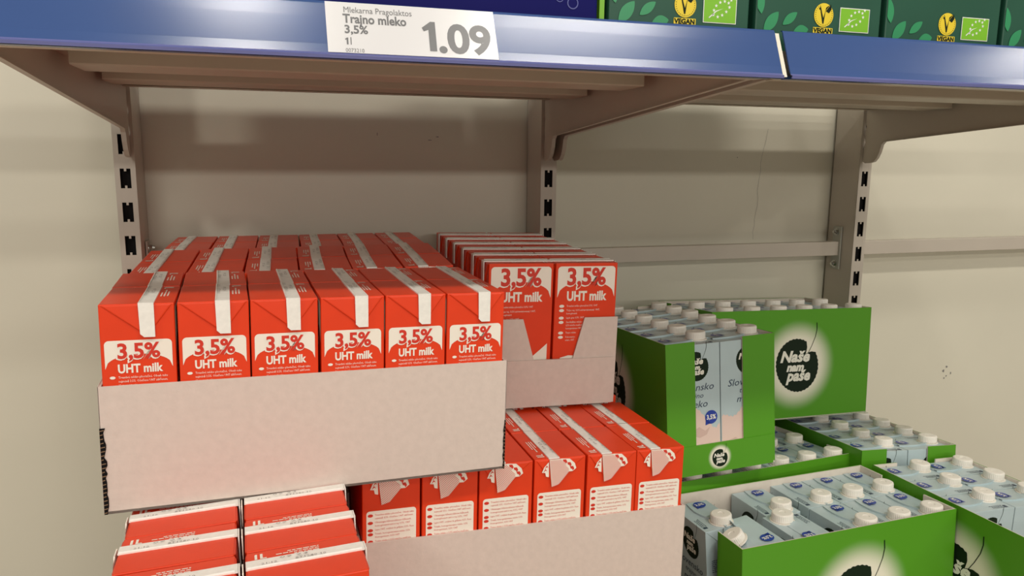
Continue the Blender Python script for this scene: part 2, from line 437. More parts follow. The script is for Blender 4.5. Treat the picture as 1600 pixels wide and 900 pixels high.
o = link('navy_box', mb.mesh('navy_box')); o.location = (-.052, -.57, .4427); tag(o, 'navy blue box on the top shelf behind the price card', 'box'); bevel(o, .002)
mb = MB(); fr = plane_frame((0, -.0004, 0), (1, 0, 0), (0, 0, 1))
for u, v, r in ((.535, .034, .0055), (.522, .038, .004), (.50, .045, .006), (.45, .04, .004)):
    a = disc(fr, u, v, r, 20); b = disc(fr, u, v, r*.82, 20)
    mb.add(a + b, [(i, (i+1)%20, 20+(i+1)%20, 20+i) for i in range(20)], 'navy2')
link('printed_rings', mb.mesh('rings'), o)

# ------------------------------------------------------------------ red milk carton (local: 3.5% face on -y, hatched face on +y)
RW, RD, RH = .0624, .0893, .195
SX0, SX1 = .0015, .0145        # the seal strip sits right of centre
def red_body():
    mb = MB(); mb.box((-RW/2, -RD/2, 0), (RW/2, RD/2, RH), 'red')
    mx = (SX0+SX1)/2
    for s in (-1, 1):           # the folded-down ear on each narrow end
        y0 = s*RD/2; t = .0024*s
        A, B, C = (-RW/2+.0012, y0, RH-.0008), (RW/2-.0012, y0, RH-.0008), (mx, y0, RH-.0305)
        A2, B2, C2 = (A[0]+.001, y0+t*.4, A[2]), (B[0]-.001, y0+t*.4, B[2]), (mx, y0+t, RH-.0295)
        mb.add([A, B, C, A2, B2, C2], [(0,1,4,3),(1,2,5,4),(2,0,3,5),(3,4,5)], 'red')
    return mb.mesh('red_carton_body')
def strip_path(mb, x0, x1, y0, y1, z, t, k):
    mb.box((x0, y0, z), (x1, y1, z+t), k)
def red_strip():
    mb = MB(); t = .0011
    mb.box((SX0, -RD/2-.0022, RH-.0002), (SX1, RD/2+.0008, RH+.0013), 'strip')
    mb.add([(SX0, -RD/2, RH+.0013), (SX0+.0012, -RD/2, RH+.0022), (SX0+.0012, RD/2, RH+.0022), (SX0, RD/2, RH+.0013)], [(0,1,2,3)], 'strip')
    # plain end, clipped corner
    yo = -RD/2 - .0025
    mb.prism([(SX0, yo, RH+.0012), (SX1, yo, RH+.0012), (SX1+.0002, yo, RH-.0305), (SX0+.004, yo, RH-.0305), (SX0+.0008, yo, RH-.0275)], (0, -t, 0), 'strip')
    return mb.mesh('sealing_strip')
def red_hatch():
    """hatched end of the strip with its two arrow wings, on +y; mirrored so it reads from +y side"""
    mb = MB(); n = (0, 1, 0)
    o = plane_frame((0, RD/2 + .0026, RH), (-1, 0, 0), (0, 0, 1))   # u to the viewer's right when looking at +y
    u0, u1 = -SX1, -SX0
    mb.prism([o(u0, 0), o(u1+.001, 0), o(u1+.0105, -.0125), o(u1+.0105, -.0165), o(u1-.001, -.030), o(u0+.0035, -.0325)], (0, .001, 0), 'white')
    f2 = lift(o, n, .0013); k = 0
    v = .0
    # diagonal red hatching
    def clip(u, v):   # inside the flap shape?
        if v > -.0005 or v < -.0322 or u < u0+.0004 + max(0, (-v-.0)*.1): return False
        if u > u1+.001 + min(1, -v/.0125)*.0095: return False
        if v < -.0165 and u > u1+.0105 - (-v-.0165)*.86: return False
        return True
    s = -.04
    while s < .04:
        seg = []; 
        for i in range(120):
            uu = u0 - .004 + i*.00025; vv = s - (uu-u0)*.9
            if clip(uu, vv): seg.append((uu, vv))
        if len(seg) > 3:
            a, b = seg[0], seg[-1]; w = .00034
            mb.add([f2(a[0], a[1]-w), f2(b[0], b[1]-w), f2(b[0], b[1]+w), f2(a[0], a[1]+w)], [(0,1,2,3)], 'redp')
        s += .0021
    # wings: arcs of arrows either side
    w1 = lift(o, n, -.0004)
    mb.poly([w1(u1+.001, 0), w1(u1+.012, -.001), w1(u1+.0185, -.007), w1(u1+.0205, -.013), w1(u1+.016, -.0165), w1(u1+.0105, -.0165), w1(u1+.006, -.008)], 'white')
    mb.poly([w1(u0-.0005, -.003), w1(u0-.006, -.009), w1(u0-.0085, -.015), w1(u0-.0045, -.0155), w1(u0-.0035, -.020), w1(u0, -.021)], 'white')
    w2 = lift(o, n, -.0002)
    for cu, cv in ((u1+.0060, -.0040), (u1+.0115, -.0078), (u1+.0150, -.0128)):
        mb.poly([w2(cu-.0026, cv+.0026), w2(cu+.0014, cv+.0026), w2(cu+.0030, cv-.0006), w2(cu+.0012, cv-.0030), w2(cu+.0004, cv-.0010), w2(cu-.0016, cv-.0002)], 'redp')
    for cu, cv in ((u0-.0035, -.0095), (u0-.0050, -.0135)):
        mb.poly([w2(cu-.002, cv-.0015), w2(cu+.0005, cv+.0028), w2(cu+.0028, cv), w2(cu+.0006, cv+.0008)], 'redp')
    return mb.mesh('hatched_flap')
LINES1 = ['Trvanlivé mléko plnotučné. Obsah tuku', 'nejméně 3,5%. Ošetřeno UHT záhřevem.', 'Homogenizováno.']
LINES2 = ['Ultramagas hőmérsékleten hőkezelt,', 'homogénezett zsíros tej 3,5%, UHT']
def milk_panel(mb, fr, n, w, top, bot, rise, rad=.004):
    """white panel with rounded top corners whose lower side is bitten by a red arc"""
    pts = []
    for (cu, a0) in ((w/2-rad, 0), (-w/2+rad, 90)):
        for i in range(6):
            a = math.radians(a0 + 18*i); pts.append(fr(cu + rad*math.cos(a), top - rad + rad*math.sin(a)))
    for i in range(25):
        t = i/24; u = -w/2 + w*t
        pts.append(fr(u, bot + rise*math.sqrt(max(0, 1-(2*t-1)**2))**.9))
    mb.poly(pts, 'white')
def red_front_label():
    mb = MB(); n = (0, -1, 0); fr = plane_frame((0, -RD/2-.0003, RH), (1, 0, 0), (0, 0, 1))
    milk_panel(mb, fr, n, RW*.90, -.0335, -.0600, .0135)
    f2 = lift(fr, n, .0002); f3 = lift(fr, n, .0004)
    put_text(mb, '3,5%', .0195, shift(f2, -.0188, -.0504), 'white', width=.0370, off=.0014)
    put_text(mb, '3,5%', .0195, shift(f3, -.0182, -.0500), 'redp', width=.0355, off=.0006)
    put_text(mb, 'UHT milk', .0112, shift(f2, -.0180, -.0637), 'white', width=.0375, off=.0004)
    v = -.0690
    for blk in (LINES1, LINES2):
        mb.poly(disc(f2, -.0225, v+.0010, .0024, 14, .0014), 'white')
        for ln in blk:
            put_text(mb, ln, .0031, shift(f2, -.0178, v), 'white', width=.041 if len(ln) > 20 else .017, res=1)
            v -= .0037
        v -= .0012
    return mb.mesh('front_label')
def red_back_label():
    mb = MB(); n = (0, 1, 0); fr = plane_frame((0, RD/2+.0003, RH), (-1, 0, 0), (0, 0, 1))
    w = RW*.86
    mb.poly(rrect(fr, -w/2, -.104, w/2, -.0400, .0035), 'white')
    f2 = lift(fr, n, .0002); f3 = lift(fr, n, .0004); v = -.0455
    for blk in (LINES1[:2], LINES2, ['Lapte UHT, conținut de grăsime 3,5%. Piens'], ['Trwałe, homogenizowane mleko 3,5%', 'Homogenisiert, 3,5% UHT'], ['Trajno mleko z 3,5% mlečne maščobe', 'Homogenizirano, UHT'], ['Trvanlivé mlieko plnotučné']):
        mb.poly(disc(f2, -w/2+.0042, v+.0005, .0029, 14, .0018), 'redp')
        for ln in blk:
            put_text(mb, ln, .0030, shift(f2, -w/2+.0090, v), 'redp', width=min(.042, .00115*len(ln)), res=1); v -= .0038
        v -= .0008
    pts = [f2(-w/2+.002, -.092)] + [f2(-w/2+.002 + (w-.004)*i/12, -.088 + .0028*math.sin(PI*i/12)) for i in range(13)] + [f2(w/2-.002, -.103), f2(-w/2+.002, -.103)]
    mb.poly(pts, 'pinkp')
    return mb.mesh('back_label')
def red_side_label(s):
    """broad face, s=+1 on +x"""
    mb = MB(); n = (s, 0, 0); fr = plane_frame((s*(RW/2+.0003), 0, RH), (0, s, 0), (0, 0, 1))
    milk_panel(mb, fr, n, RD*.93, -.0045, -.0470, .022, .005)
    f2 = lift(fr, n, .0002); f3 = lift(fr, n, .0004)
    put_text(mb, '3,5%', .0320, shift(f2, -.0300, -.0300), 'white', width=.0585, off=.0022)
    put_text(mb, '3,5%', .0320, shift(f3, -.0290, -.0294), 'redp', width=.0560, off=.0011)
    put_text(mb, 'UHT milk', .0178, shift(f2, -.0280, -.0512), 'white', width=.0580, off=.0007)
    v = -.0600
    for blk in (['Trvanlivé mléko plnotučné 3,5%, UHT'], ['Teljes tej, 3,5% zsírtartalommal, UHT,', 'homogénezett'], ['Lapte gras 3,5%, UHT'], ['Sterilizētas mleko z', '3,5% mlečne maščobe,', 'homogenizirano UHT'], ['Trajno mleko'], ['Polnomastno', 'mleko, UHT']):
        mb.poly(disc(f2, -.0345, v+.0010, .0036, 14, .0021), 'white')
        for ln in blk:
            put_text(mb, ln, .0036, shift(f2, -.0275, v), 'white', width=.00128*len(ln), res=1); v -= .0044
        v -= .0016
    # milk swirl near the bottom
    pts = [f2(-.036, -.150), f2(-.034, -.131), f2(-.022, -.128), f2(-.010, -.129), f2(-.006, -.122), f2(-.001, -.128), f2(.008, -.131), f2(.018, -.128), f2(.030, -.118), f2(.039, -.110), f2(.039, -.185), f2(-.036, -.185)]
    mb.poly(pts, 'white')
    mb.poly([f3(-.030, -.150), f3(-.029, -.136), f3(-.016, -.134), f3(-.004, -.138), f3(-.006, -.150), f3(-.018, -.162)], 'red')
    mb.poly([f3(.006, -.140), f3(.022, -.138), f3(.026, -.150), f3(.012, -.156)], 'red')
    return mb.mesh('side_label')
def red_top_print():
    """volume mark, code and fine print, right way up from the +y side"""
    mb = MB(); fr = plane_frame((0, 0, RH+.0003), (-1, 0, 0), (0, -1, 0))
    rr = lambda f, du, dv: shift(f, du, dv)
    f1 = plane_frame((.0172, .0385, RH+.0003), (0, -1, 0), (1, 0, 0))
    q = [(0, 0), (.0020, 0), (.0020, .0085), (.0008, .0085), (0, .0078)]
    mb.poly([f1(*p) for p in q], 'white')
    mb.poly([f1(.0042, 0), f1(.0092, 0), f1(.0092, .0014), f1(.0062, .0014), f1(.0062, .0085), f1(.0042, .0085)], 'white')
    for i, L in enumerate((.020, .034, .025)):
        x = .0168 + i*.0029; d = .012 - L
        while d < .012 - .0006:
            e = min(.012, d + random.uniform(.002, .005))
            mb.add([(x, -d, RH+.0003), (x+.0013, -d, RH+.0003), (x+.0013, -e, RH+.0003), (x, -e, RH+.0003)], [(0,1,2,3)], 'white'); d = e + .0008
    def turned(f, du, dv): return lambda u, v: f(du - v, dv + u)
    ft = plane_frame((0, 0, RH+.0023), (-1, 0, 0), (0, -1, 0)); ft2 = lift(ft, (0, 0, 1), .0002)
    put_text(mb, '8T1280 10', .0046, turned(ft2, -SX0-.0015, -.008), 'greyp', width=.024, res=1)
    put_text(mb, '21:12', .0042, turned(ft2, -SX0-.0015, -.034), 'greyp', width=.012, res=1)
    put_text(mb, '09 23', .0042, turned(ft2, -SX0-.0070, -.020), 'greyp', width=.022, res=1)
    return mb.mesh('top_print')
RM = dict(body=red_body(), sealing_strip=red_strip(), hatched_flap=red_hatch(), front_label=red_front_label(), back_label=red_back_label(),
          side_r=red_side_label(1), side_l=red_side_label(-1), top_print=red_top_print())
for k in ('body',):
    pass
NAMES = {'side_r': 'side_label', 'side_l': 'side_label'}
def red_proto(parts):
    o = bpy.data.objects.new('milk_carton', RM['body']); bevel(o, .0011)
    ch = []
    for p in parts:
        c = bpy.data.objects.new(NAMES.get(p, p), RM[p]); c.parent = o; ch.append(c)
        if p in ('front_label', 'side_r', 'side_l'): c['label'] = 'white and red label reading 3,5% UHT milk'
        if p == 'back_label': c['label'] = 'white ingredients panel with red lines'
        if p == 'sealing_strip': c['label'] = 'white sealing strip'
    return o, ch
P_FRONT = red_proto(['sealing_strip', 'front_label', 'top_print', 'side_r', 'side_l'])
P_BACK = red_proto(['sealing_strip', 'hatched_flap', 'top_print', 'back_label'])
P_SIDE = red_proto(['sealing_strip', 'hatched_flap', 'side_r', 'side_l', 'top_print'])
P_PLAIN = red_proto(['sealing_strip', 'hatched_flap', 'top_print'])

# ------------------------------------------------------------------ pale blue milk carton (local: screw cap at -y)
BW, BD, BH = .0566, .0888, .1915
def blue_body():
    mb = MB(); mb.box((-BW/2, -BD/2, 0), (BW/2, BD/2, BH), 'blue')
    for s in (-1, 1):
        y0 = s*BD/2; t = .0013*s; mx = .003
        A, B, C = (-BW/2+.001, y0, BH-.0008), (BW/2-.001, y0, BH-.0008), (mx, y0, BH-.029)
        mb.add([A, B, C, (A[0]+.001, y0+t*.3, A[2]), (B[0]-.001, y0+t*.3, B[2]), (mx, y0+t, BH-.028)], [(0,1,4,3),(1,2,5,4),(2,0,3,5),(3,4,5)], 'blue')
    return mb.mesh('blue_carton_body')
def blue_flap():
    """folded top seam: a thin layer whose free edge waves along the carton and hangs down the end"""
    mb = MB(); n = 16; L = []; Rr = []
    for i in range(n+1):
        t = i/n; y = BD/2 - .001 - t*(BD+.0016)
        x = -.006 - .004*math.sin(PI*t*1.6) + .006*(1/(1+math.exp(-(t-.62)*16)))
        L.append((x, y)); Rr.append((.0125 + .001*math.sin(PI*t), y))
    zt = lambda i: BH + .0016 + .0012*math.sin(PI*i/n)
    vs = [(x, y, zt(i)) for i, (x, y) in enumerate(L)] + [(x, y, BH+.0004) for i, (x, y) in enumerate(Rr)] + [(x+.0002, y, BH) for x, y in L]
    fs = [(i, i+1, n+2+i, n+1+i) for i in range(n)] + [(i, 2*n+2+i, 2*n+3+i, i+1) for i in range(n)]
    mb.add(vs, fs, 'blue')
    mb.prism([(-.0005, -BD/2-.0012, BH+.0014), (.0095, -BD/2-.0012, BH+.0014), (.0095, -BD/2-.0012, BH-.027), (-.0005, -BD/2-.0012, BH-.029)], (0, -.0008, 0), 'blue')
    return mb.mesh('seam_flap')
CAPX, CAPY = .0085, -.0262
def blue_cap():
    mb = MB(); x, y = CAPX, CAPY
    mb.cyl((x, y, BH-.0002), .0170, .0014, 'cap', n=36); mb.cyl((x, y, BH+.001), .0138, .0010, 'cap', n=36)
    n = 72; vs = []
    prof = [(.0148, BH+.0018), (.0148, BH+.0108), (.0143, BH+.0122), (.0128, BH+.0130), (.0045, BH+.0131), (.0038, BH+.0126)]
    for j, (r, z) in enumerate(prof):
        for i in range(n):
            a = 2*PI*i/n; rr = r - (.00035 if (j < 2 and i % 2) else 0); vs.append((x + rr*math.cos(a), y + rr*math.sin(a), z))
    fs = [(j*n+i, j*n+(i+1)%n, (j+1)*n+(i+1)%n, (j+1)*n+i) for j in range(len(prof)-1) for i in range(n)]
    fs.append(tuple((len(prof)-1)*n + i for i in range(n))); fs.append(tuple(reversed(range(n))))
    mb.add(vs, fs, 'cap'); return mb.mesh('screw_cap')
def badge(mb, fr, n, cu, cv, r, s=1):
    mb.poly(disc(fr, cu, cv, r, 28), 'badge'); f2 = lift(fr, n, .0002)
    mb.poly([fr(cu-r*.9, cv-r*.3), fr(cu-r*.95, cv-r*1.12), fr(cu-r*.1, cv-r*.9)], 'badge')
    put_text(mb, '3,5%', r*.95, shift(f2, cu-r*.78, cv-r*.30), 'logo_text', width=r*1.5, off=r*.03, res=2)
def blue_top_print():
    mb = MB(); fr = plane_frame((0, 0, BH+.0030), (1, 0, 0), (0, 1, 0)); n = (0, 0, 1)
    badge(mb, fr, n, .0075, .0285, .0092)
    return mb.mesh('top_badge')
def blue_code():
    mb = MB()
    f = plane_frame((0, 0, BH+.0004), (1, 0, 0), (0, 1, 0))
    for i in range(3):
        x = -.0245 + i*.003; d = -.030
        while d < -.008:
            s = random.uniform(.001, .0035); mb.add([f(x, d), f(x+.0012, d), f(x+.0012, d+s), f(x, d+s)], [(0,1,2,3)], 'script'); d += s + .0009
    mb.box((-.0245, -.036, BH+.0002), (-.0185, -.0315, BH+.0005), 'script')
    return mb.mesh('printed_code')
def blue_side_print(s):
    mb = MB(); n = (s, 0, 0); fr = plane_frame((s*(BW/2+.0003), 0, BH), (0, s, 0), (0, 0, 1))
    leaf_logo(mb, shift(fr, .004, -.033), n, .0205)
    f2 = lift(fr, n, .0002)
    put_text(mb, 'Slovensko', .0150, shift(fr, -.0330, -.0700), 'script', width=.066, shear=.25, res=2)
    put_text(mb, 'trajno', .0110, shift(fr, -.0130, -.0815), 'script', width=.028, shear=.25, res=2)
    put_text(mb, 'mleko', .0150, shift(fr, -.0180, -.0960), 'script', width=.040, shear=.25, res=2)
    pts = []
    for i in range(29):
        t = i/28; u = -BD/2+.001 + (BD-.002)*t
        v = -.120 + .022*math.exp(-((t-.52)/.18)**2) + .0025*(i % 2) + .006*math.exp(-((t-.05)/.12)**2) - .012*math.exp(-((t-.9)/.1)**2)
        pts.append(fr(u, v))
    mb.poly(pts + [fr(BD/2-.001, -BH+.001), fr(-BD/2+.001, -BH+.001)], 'milk')
    mb.poly([f2(-.004, -.132), f2(.008, -.126), f2(.018, -.133), f2(.026, -.128), f2(.021, -.139), f2(.009, -.143), f2(-.002, -.139)], 'milk2')
    mb.poly([f2(-.038, -.155), f2(-.02, -.150), f2(-.006, -.160), f2(.012, -.163), f2(.035, -.158), f2(.02, -.170), f2(-.02, -.168)], 'milk2')
    badge(mb, lift(fr, n, .0004), n, .0285, -.1130, .0105)
    return mb.mesh('side_print')
def blue_end_print():
    mb = MB(); fr = plane_frame((0, -BD/2-.0003, BH), (1, 0, 0), (0, 0, 1)); v = -.045
    for b in range(5):
        for i in range(7):
            u = -.020; e = .018 if i < 6 else -.004
            while u < e:
                s = random.uniform(.002, .006); mb.add([fr(u, v), fr(min(u+s, e), v), fr(min(u+s, e), v+.0011), fr(u, v+.0011)], [(0,1,2,3)], 'script'); u += s + .0009
            v -= .0028
        v -= .004
    return mb.mesh('fine_print')
BM = dict(body=blue_body(), seam_flap=blue_flap(), screw_cap=blue_cap(), top_badge=blue_top_print(), printed_code=blue_code(), side_r=blue_side_print(1), side_l=blue_side_print(-1), fine_print=blue_end_print())
NB = {'side_r': 'side_print', 'side_l': 'side_print'}
def blue_proto(parts):
    o = bpy.data.objects.new('capped_milk_carton', BM['body']); bevel(o, .0011); ch = []
    for p in parts:
        c = bpy.data.objects.new(NB.get(p, p), BM[p]); c.parent = o; ch.append(c)
        if p == 'screw_cap': c['label'] = 'white ribbed screw cap'
        if p == 'top_badge': c['label'] = 'round blue badge reading 3,5%'
    return o, ch
Q_FULL = blue_proto(['seam_flap', 'screw_cap', 'top_badge', 'printed_code', 'side_r', 'side_l', 'fine_print'])
Q_TOP = blue_proto(['seam_flap', 'screw_cap', 'top_badge', 'printed_code'])
def dented_body():
    mb = MB(); x, y, h = BW/2, BD/2, BH
    vs = [(-x,-y,0),(x,-y,0),(x,y,0),(-x,y,0), (-x,-y,h),(.002,-y,h),(x,-y,h-.018),(x,0,h-.010),(x,y,h-.002),(-x,y,h),(.006,-y*.1,h),(.012,y,h)]
    fs = [(0,3,2,1),(4,5,10,11,9),(5,6,7,10),(10,7,8,11),(0,1,6,5,4),(1,2,8,7,6),(2,3,9,11,8),(3,0,4,9)]
    mb.add(vs, fs, 'blue')
    mb.prism([(.001,-y*.95,h-.001),(.007,-y*.75,h+.009),(.005,-y*.05,h+.0005)], (.0008,0,-.0006), 'blue')
    mb.prism([(.012,-y*.98,h-.010),(.007,-y*.75,h+.009),(.001,-y*.95,h-.001)], (.0004,.0006,0), 'blue')
    return mb.mesh('dented_carton_body')
Q_DENT = blue_proto(['screw_cap', 'top_badge', 'side_r', 'side_l', 'fine_print'])
Q_DENT[0].data = dented_body()
cc = Q_DENT[1][0]; cc.matrix_local = Matrix.Translation((.0225, .0040, BH-.003)) @ Matrix.Rotation(math.radians(22), 4, 'Y') @ Matrix.Rotation(math.radians(8), 4, 'X') @ Matrix.Translation((-CAPX, -CAPY, -BH))
Q_DENT[1][1].matrix_local = Matrix.Translation((-.020, -.004, -.0015))

def place(proto, mat4, label, group, cat='milk carton', jit=1.):
    o, ch = proto
    r = o.copy(); COL.objects.link(r)
    j = Matrix.Rotation(math.radians(random.uniform(-.7, .7)*jit), 4, 'Z') @ Matrix.Translation((random.uniform(-.0005, .0005)*jit, random.uniform(-.0006, .0006)*jit, 0))
    r.matrix_world = mat4 @ j
    tag(r, label, cat, group)
    for c in ch:
        d = c.copy(); COL.objects.link(d); d.parent = r
    return r

# ------------------------------------------------------------------ trays
def tray_wall_profile(D, hs, hl, style, slope):
    if slope == 'torn': return [(0, 0), (D, 0), (D, hl*.5), (D*.9, hl*.6), (D*.30, hl*.7), (D*.30, hs), (0, hs)]
    """outline of an end wall in (y, z): full-height flaps either side, low lip between"""
    if style == 'white':
        return [(0, 0), (D, 0), (D, hs), (D*.73, hs), (D*.64, hl), (D*.34, hl), (D*.26, hs), (0, hs)]
    return [(0, 0), (D, 0), (D, hs), (D*.74, hs), (D*.74, hl), (D*.30, hl), (D*.30, hs), (0, hs)]
def make_tray(L, D, h, hl, style, torn=False):
    """long side along x, outer skin printed or plain, t thick walls"""
    mb = MB(); t = .0028
    outer, inner, edge = ('ctray', 'ctray', 'brown') if style == 'white' else ('glong', 'ginner', 'ginner')
    outE = 'ctray' if style == 'white' else 'gend'
    mb.box((0, 0, 0), (L, D, .0026), inner)
    for s in (0, 1):
        y0, y1 = (0, .0006) if s == 0 else (D-.0006, D)
        mb.box((0, y0, 0), (L, y1, h), outer)
        ya, yb = (.0007, t) if s == 0 else (D-t, D-.0007)
        mb.box((.0004, ya, .0004), (L-.0004, yb, h-.0004), inner)
    prof = tray_wall_profile(D, h, hl, style, 0)
    for s in (0, 1):
        prof = tray_wall_profile(D, h, hl, style, 'torn' if torn and s == 0 else 0)
        x = 0 if s == 0 else L; d = 1 if s == 0 else -1
        mb.prism([(x + d*.0001, a, b) for a, b in prof], (d*.0006, 0, 0), outE)
        mb.prism([(x + d*.0008, min(max(a, .0005), D-.0005), b-.0003 if b > 0 else .0004) for a, b in prof], (d*.0020, 0, 0), inner)
    # creased lip: the folded front panel of each end reads as a fine shadow line
    for s in (0, 1):
        if torn and s == 0: continue
        x = -.0014 if s == 0 else L+.0014
        xa, xb = (x, 0) if s == 0 else (L, x)
        pr_ = [(xa, .004, 0), (xa, D-.004, 0), (xa, D-.004, hl-.004), (xa, D-.010, hl), (xa, .004, hl)]
        mb.prism(pr_, (xb-xa, 0, 0), outE)
    return mb
GW, GD, GH = 6*.05804+.006, 2*.0904+.004, .2037
M['glong'] = glow_mat('green_print_long', (GW*.53, GH*.49), .046, .088, 0, (.085, .30, .012))
M['gend'] = glow_mat('green_print_end', (GD*.53, .0225), .0135, .021, 1, (.085, .30, .012))
RL, RDp, RHt = 6*.0645+.006, 2*.0915+.004, .123
tray_green = make_tray(GW, GD, GH, .0457, 'green').mesh('green_tray')
tray_torn = make_tray(GW, GD, GH, .0457, 'green', True).mesh('green_tray_torn')
tray_white = make_tray(RL, RDp, RHt, .066, 'white').mesh('white_tray')
def logo_long(side):
    mb = MB()
    if side == 0: fr = plane_frame((GW*.53, -.0004, GH*.49), (1, 0, 0), (0, 0, 1)); n = (0, -1, 0)
    else: fr = plane_frame((GW*.53, GD+.0004, GH*.49), (-1, 0, 0), (0, 0, 1)); n = (0, 1, 0)
    leaf_logo(mb, fr, n, .0455); return mb.mesh('leaf_logo')
def logo_end(side):
    mb = MB()
    if side == 0: fr = plane_frame((-.0018, GD*.53, .0215), (0, -1, 0), (0, 0, 1)); n = (-1, 0, 0)
    else: fr = plane_frame((GW+.0018, GD*.53, .0215), (0, 1, 0), (0, 0, 1)); n = (1, 0, 0)
    leaf_logo(mb, fr, n, .0125); return mb.mesh('small_leaf_logo')
LG = [logo_long(0), logo_long(1)]; LE = [logo_end(0), logo_end(1)]
def rotm(yaw, tx, ty):
    return Matrix.Rotation(math.radians(yaw), 4, 'Z') @ Matrix.Rotation(math.radians(tx), 4, 'X') @ Matrix.Rotation(math.radians(ty), 4, 'Y')
ORD = ['first', 'second', 'third', 'fourth', 'fifth', 'sixth']
def put_tray(kind, pose, turned, label, group, scale=1., me=None):
    """pose = x,y,z(top front left corner),yaw,tx,ty ; returns matrix of the tray frame with origin at the front left bottom corner"""
    x, y, z, a, tx, ty = pose
    H = GH if kind == 'green' else .198*scale
    Fm = Matrix.Translation((x, y, z)) @ rotm(a, tx, ty) @ Matrix.Translation((0, 0, -H))
    D = GD if kind == 'green' else RDp
    Lm = Fm @ Matrix.Scale(scale, 4)
    T = Lm @ (Matrix.Translation((D, 0, 0)) @ Matrix.Rotation(PI/2, 4, 'Z')) if turned else Lm
    o = link('cardboard_tray', me or (tray_green if kind == 'green' else tray_white)); o.matrix_world = T
    tag(o, label, 'tray', group)
    if kind == 'green':
        for me_ in LG: c = link('leaf_logo', me_, o); c['label'] = 'dark leaf logo reading Naše nam paše'
        for me_ in (LE[1:] if me else LE): c = link('leaf_logo', me_, o); c['label'] = 'small leaf logo on the end lip'
    return Lm
def fill(kind, Lm, turned, rot, chooser, labeler, group, skip=(), mods={}, dzc=0.):
    jt = .35 if kind == 'green' else 1.
    if kind == 'green': pw, pd = .05804, .0904; ox, oy = .003, .002
    else: pw, pd = .0645, .0915; ox, oy = .003, .002
    ni, nj = (2, 6) if turned else (6, 2)
    sx, sy = (pd, pw) if turned else (pw, pd)
    if turned: ox, oy = oy, ox
    for j in range(nj):
        for i in range(ni):
            if (i, j) in skip: continue
            c = Matrix.Translation((ox + (i+.5)*sx, oy + (j+.5)*sy, .0028 + dzc)) @ Matrix.Rotation(math.radians(rot), 4, 'Z')
            if (i, j) in mods: c = mods[(i, j)](c)
            place(chooser(i, j), Lm @ c, labeler(i, j), group, jit=jt)

CS = '3.5% UHT milk carton'
# --- A: top left, front tray with six 3.5% faces
LA = put_tray('white', (.0530, -.5215, .2028, 3.11, .71, 1.19), False, 'long plain white tray under the nearest row of red cartons, top left', 'white cardboard trays')
fill('red', LA, False, 0, lambda i, j: P_FRONT if j == 0 else P_FRONT,
     lambda i, j: f'red {CS}, {ORD[i]} from left, ' + ('nearest row of the upper left stack' if j == 0 else 'second row of the upper left stack'), 'red cartons in the nearest upper tray')
mb = MB()
def torn_edge(mb, x, w, z0, z1):
    zz = z0; prev = None
    while zz < z1:
        q = random.uniform(.55, 1)*w
        if prev is not None:
            mb.add([(x, -.0007, zz-.004), (x+prev, -.0007, zz-.004), (x+q, -.0007, zz), (x, -.0007, zz)], [(0,1,2,3)], 'dark')
            mb.add([(x, -.0011, zz-.003), (x+q*.8, -.0011, zz-.0024), (x+q*.8, -.0011, zz-.0014), (x, -.0011, zz-.002)], [(0,1,2,3)], 'brown')
        prev = q; zz += .004
torn_edge(mb, -.0003, .0050, .0, .085); 
mb2 = MB(); torn_edge(mb2, RL+.0003, -.0028, .0, .060)
torn = link('torn_edge', mb.mesh('torn_edge'), [o for o in COL.objects if o.name.startswith('cardboard_tray')][0]); torn['label'] = 'torn brown corrugated edge'; torn2 = link('torn_edge', mb2.mesh('torn_edge'), torn.parent); torn2['label'] = 'torn brown corrugated edge'
LA2 = put_tray('white', (.0385, -.3055, .1955, -.65, 3.0, -.36), False, 'white tray hidden between the nearest and rearmost upper left trays of red cartons', 'white cardboard trays')
fill('red', LA2, False, 180, lambda i, j: P_BACK if j == 0 else P_PLAIN,
     lambda i, j: f'red {CS}, {ORD[i]} from left, {ORD[j+2]} row of the upper left stack', 'red cartons in the middle upper tray')
LA3 = put_tray('white', (.0475, -.0780, .1986, -.52, .68, -.19), False, 'white tray hidden at the back wall under the last rows of the upper left block', 'white cardboard trays')
fill('red', LA3, False, 180, lambda i, j: P_BACK if j == 0 else P_PLAIN,
     lambda i, j: f'red {CS}, {ORD[i]} from left, ' + ('fifth' if j == 0 else 'last') + ' row of the upper left stack', 'red cartons in the rear upper tray')
# --- D: two wide, broad faces to the front
LD = put_tray('white', (.4764, -.2990, .1965, -1.16, .70, 1.17), True, 'white tray with a notched front, holding red cartons two wide in the middle', 'white cardboard trays', 1.015)
fill('red', LD, True, -90, lambda i, j: P_SIDE,
     lambda i, j: f'red {CS}, {["left", "right"][i]} column, ' + ('frontmost' if j == 0 else f'{ORD[j]} from front') + ' in the notched white tray', 'red cartons in the notched tray')
# --- C: lower front tray, hatched ends forward
LC = put_tray('white', (.2845, -.4800, -.0037, .40, -.49, 1.10), False, 'white tray at the bottom centre, holding red cartons with hatched flaps', 'white cardboard trays', 1.015)
fill('red', LC, False, 180, lambda i, j: P_BACK,
     lambda i, j: f'red carton with hatched flap, {ORD[i]} from left, ' + ('front' if j == 0 else 'back') + ' row of the bottom tray', 'red cartons in the bottom centre tray')
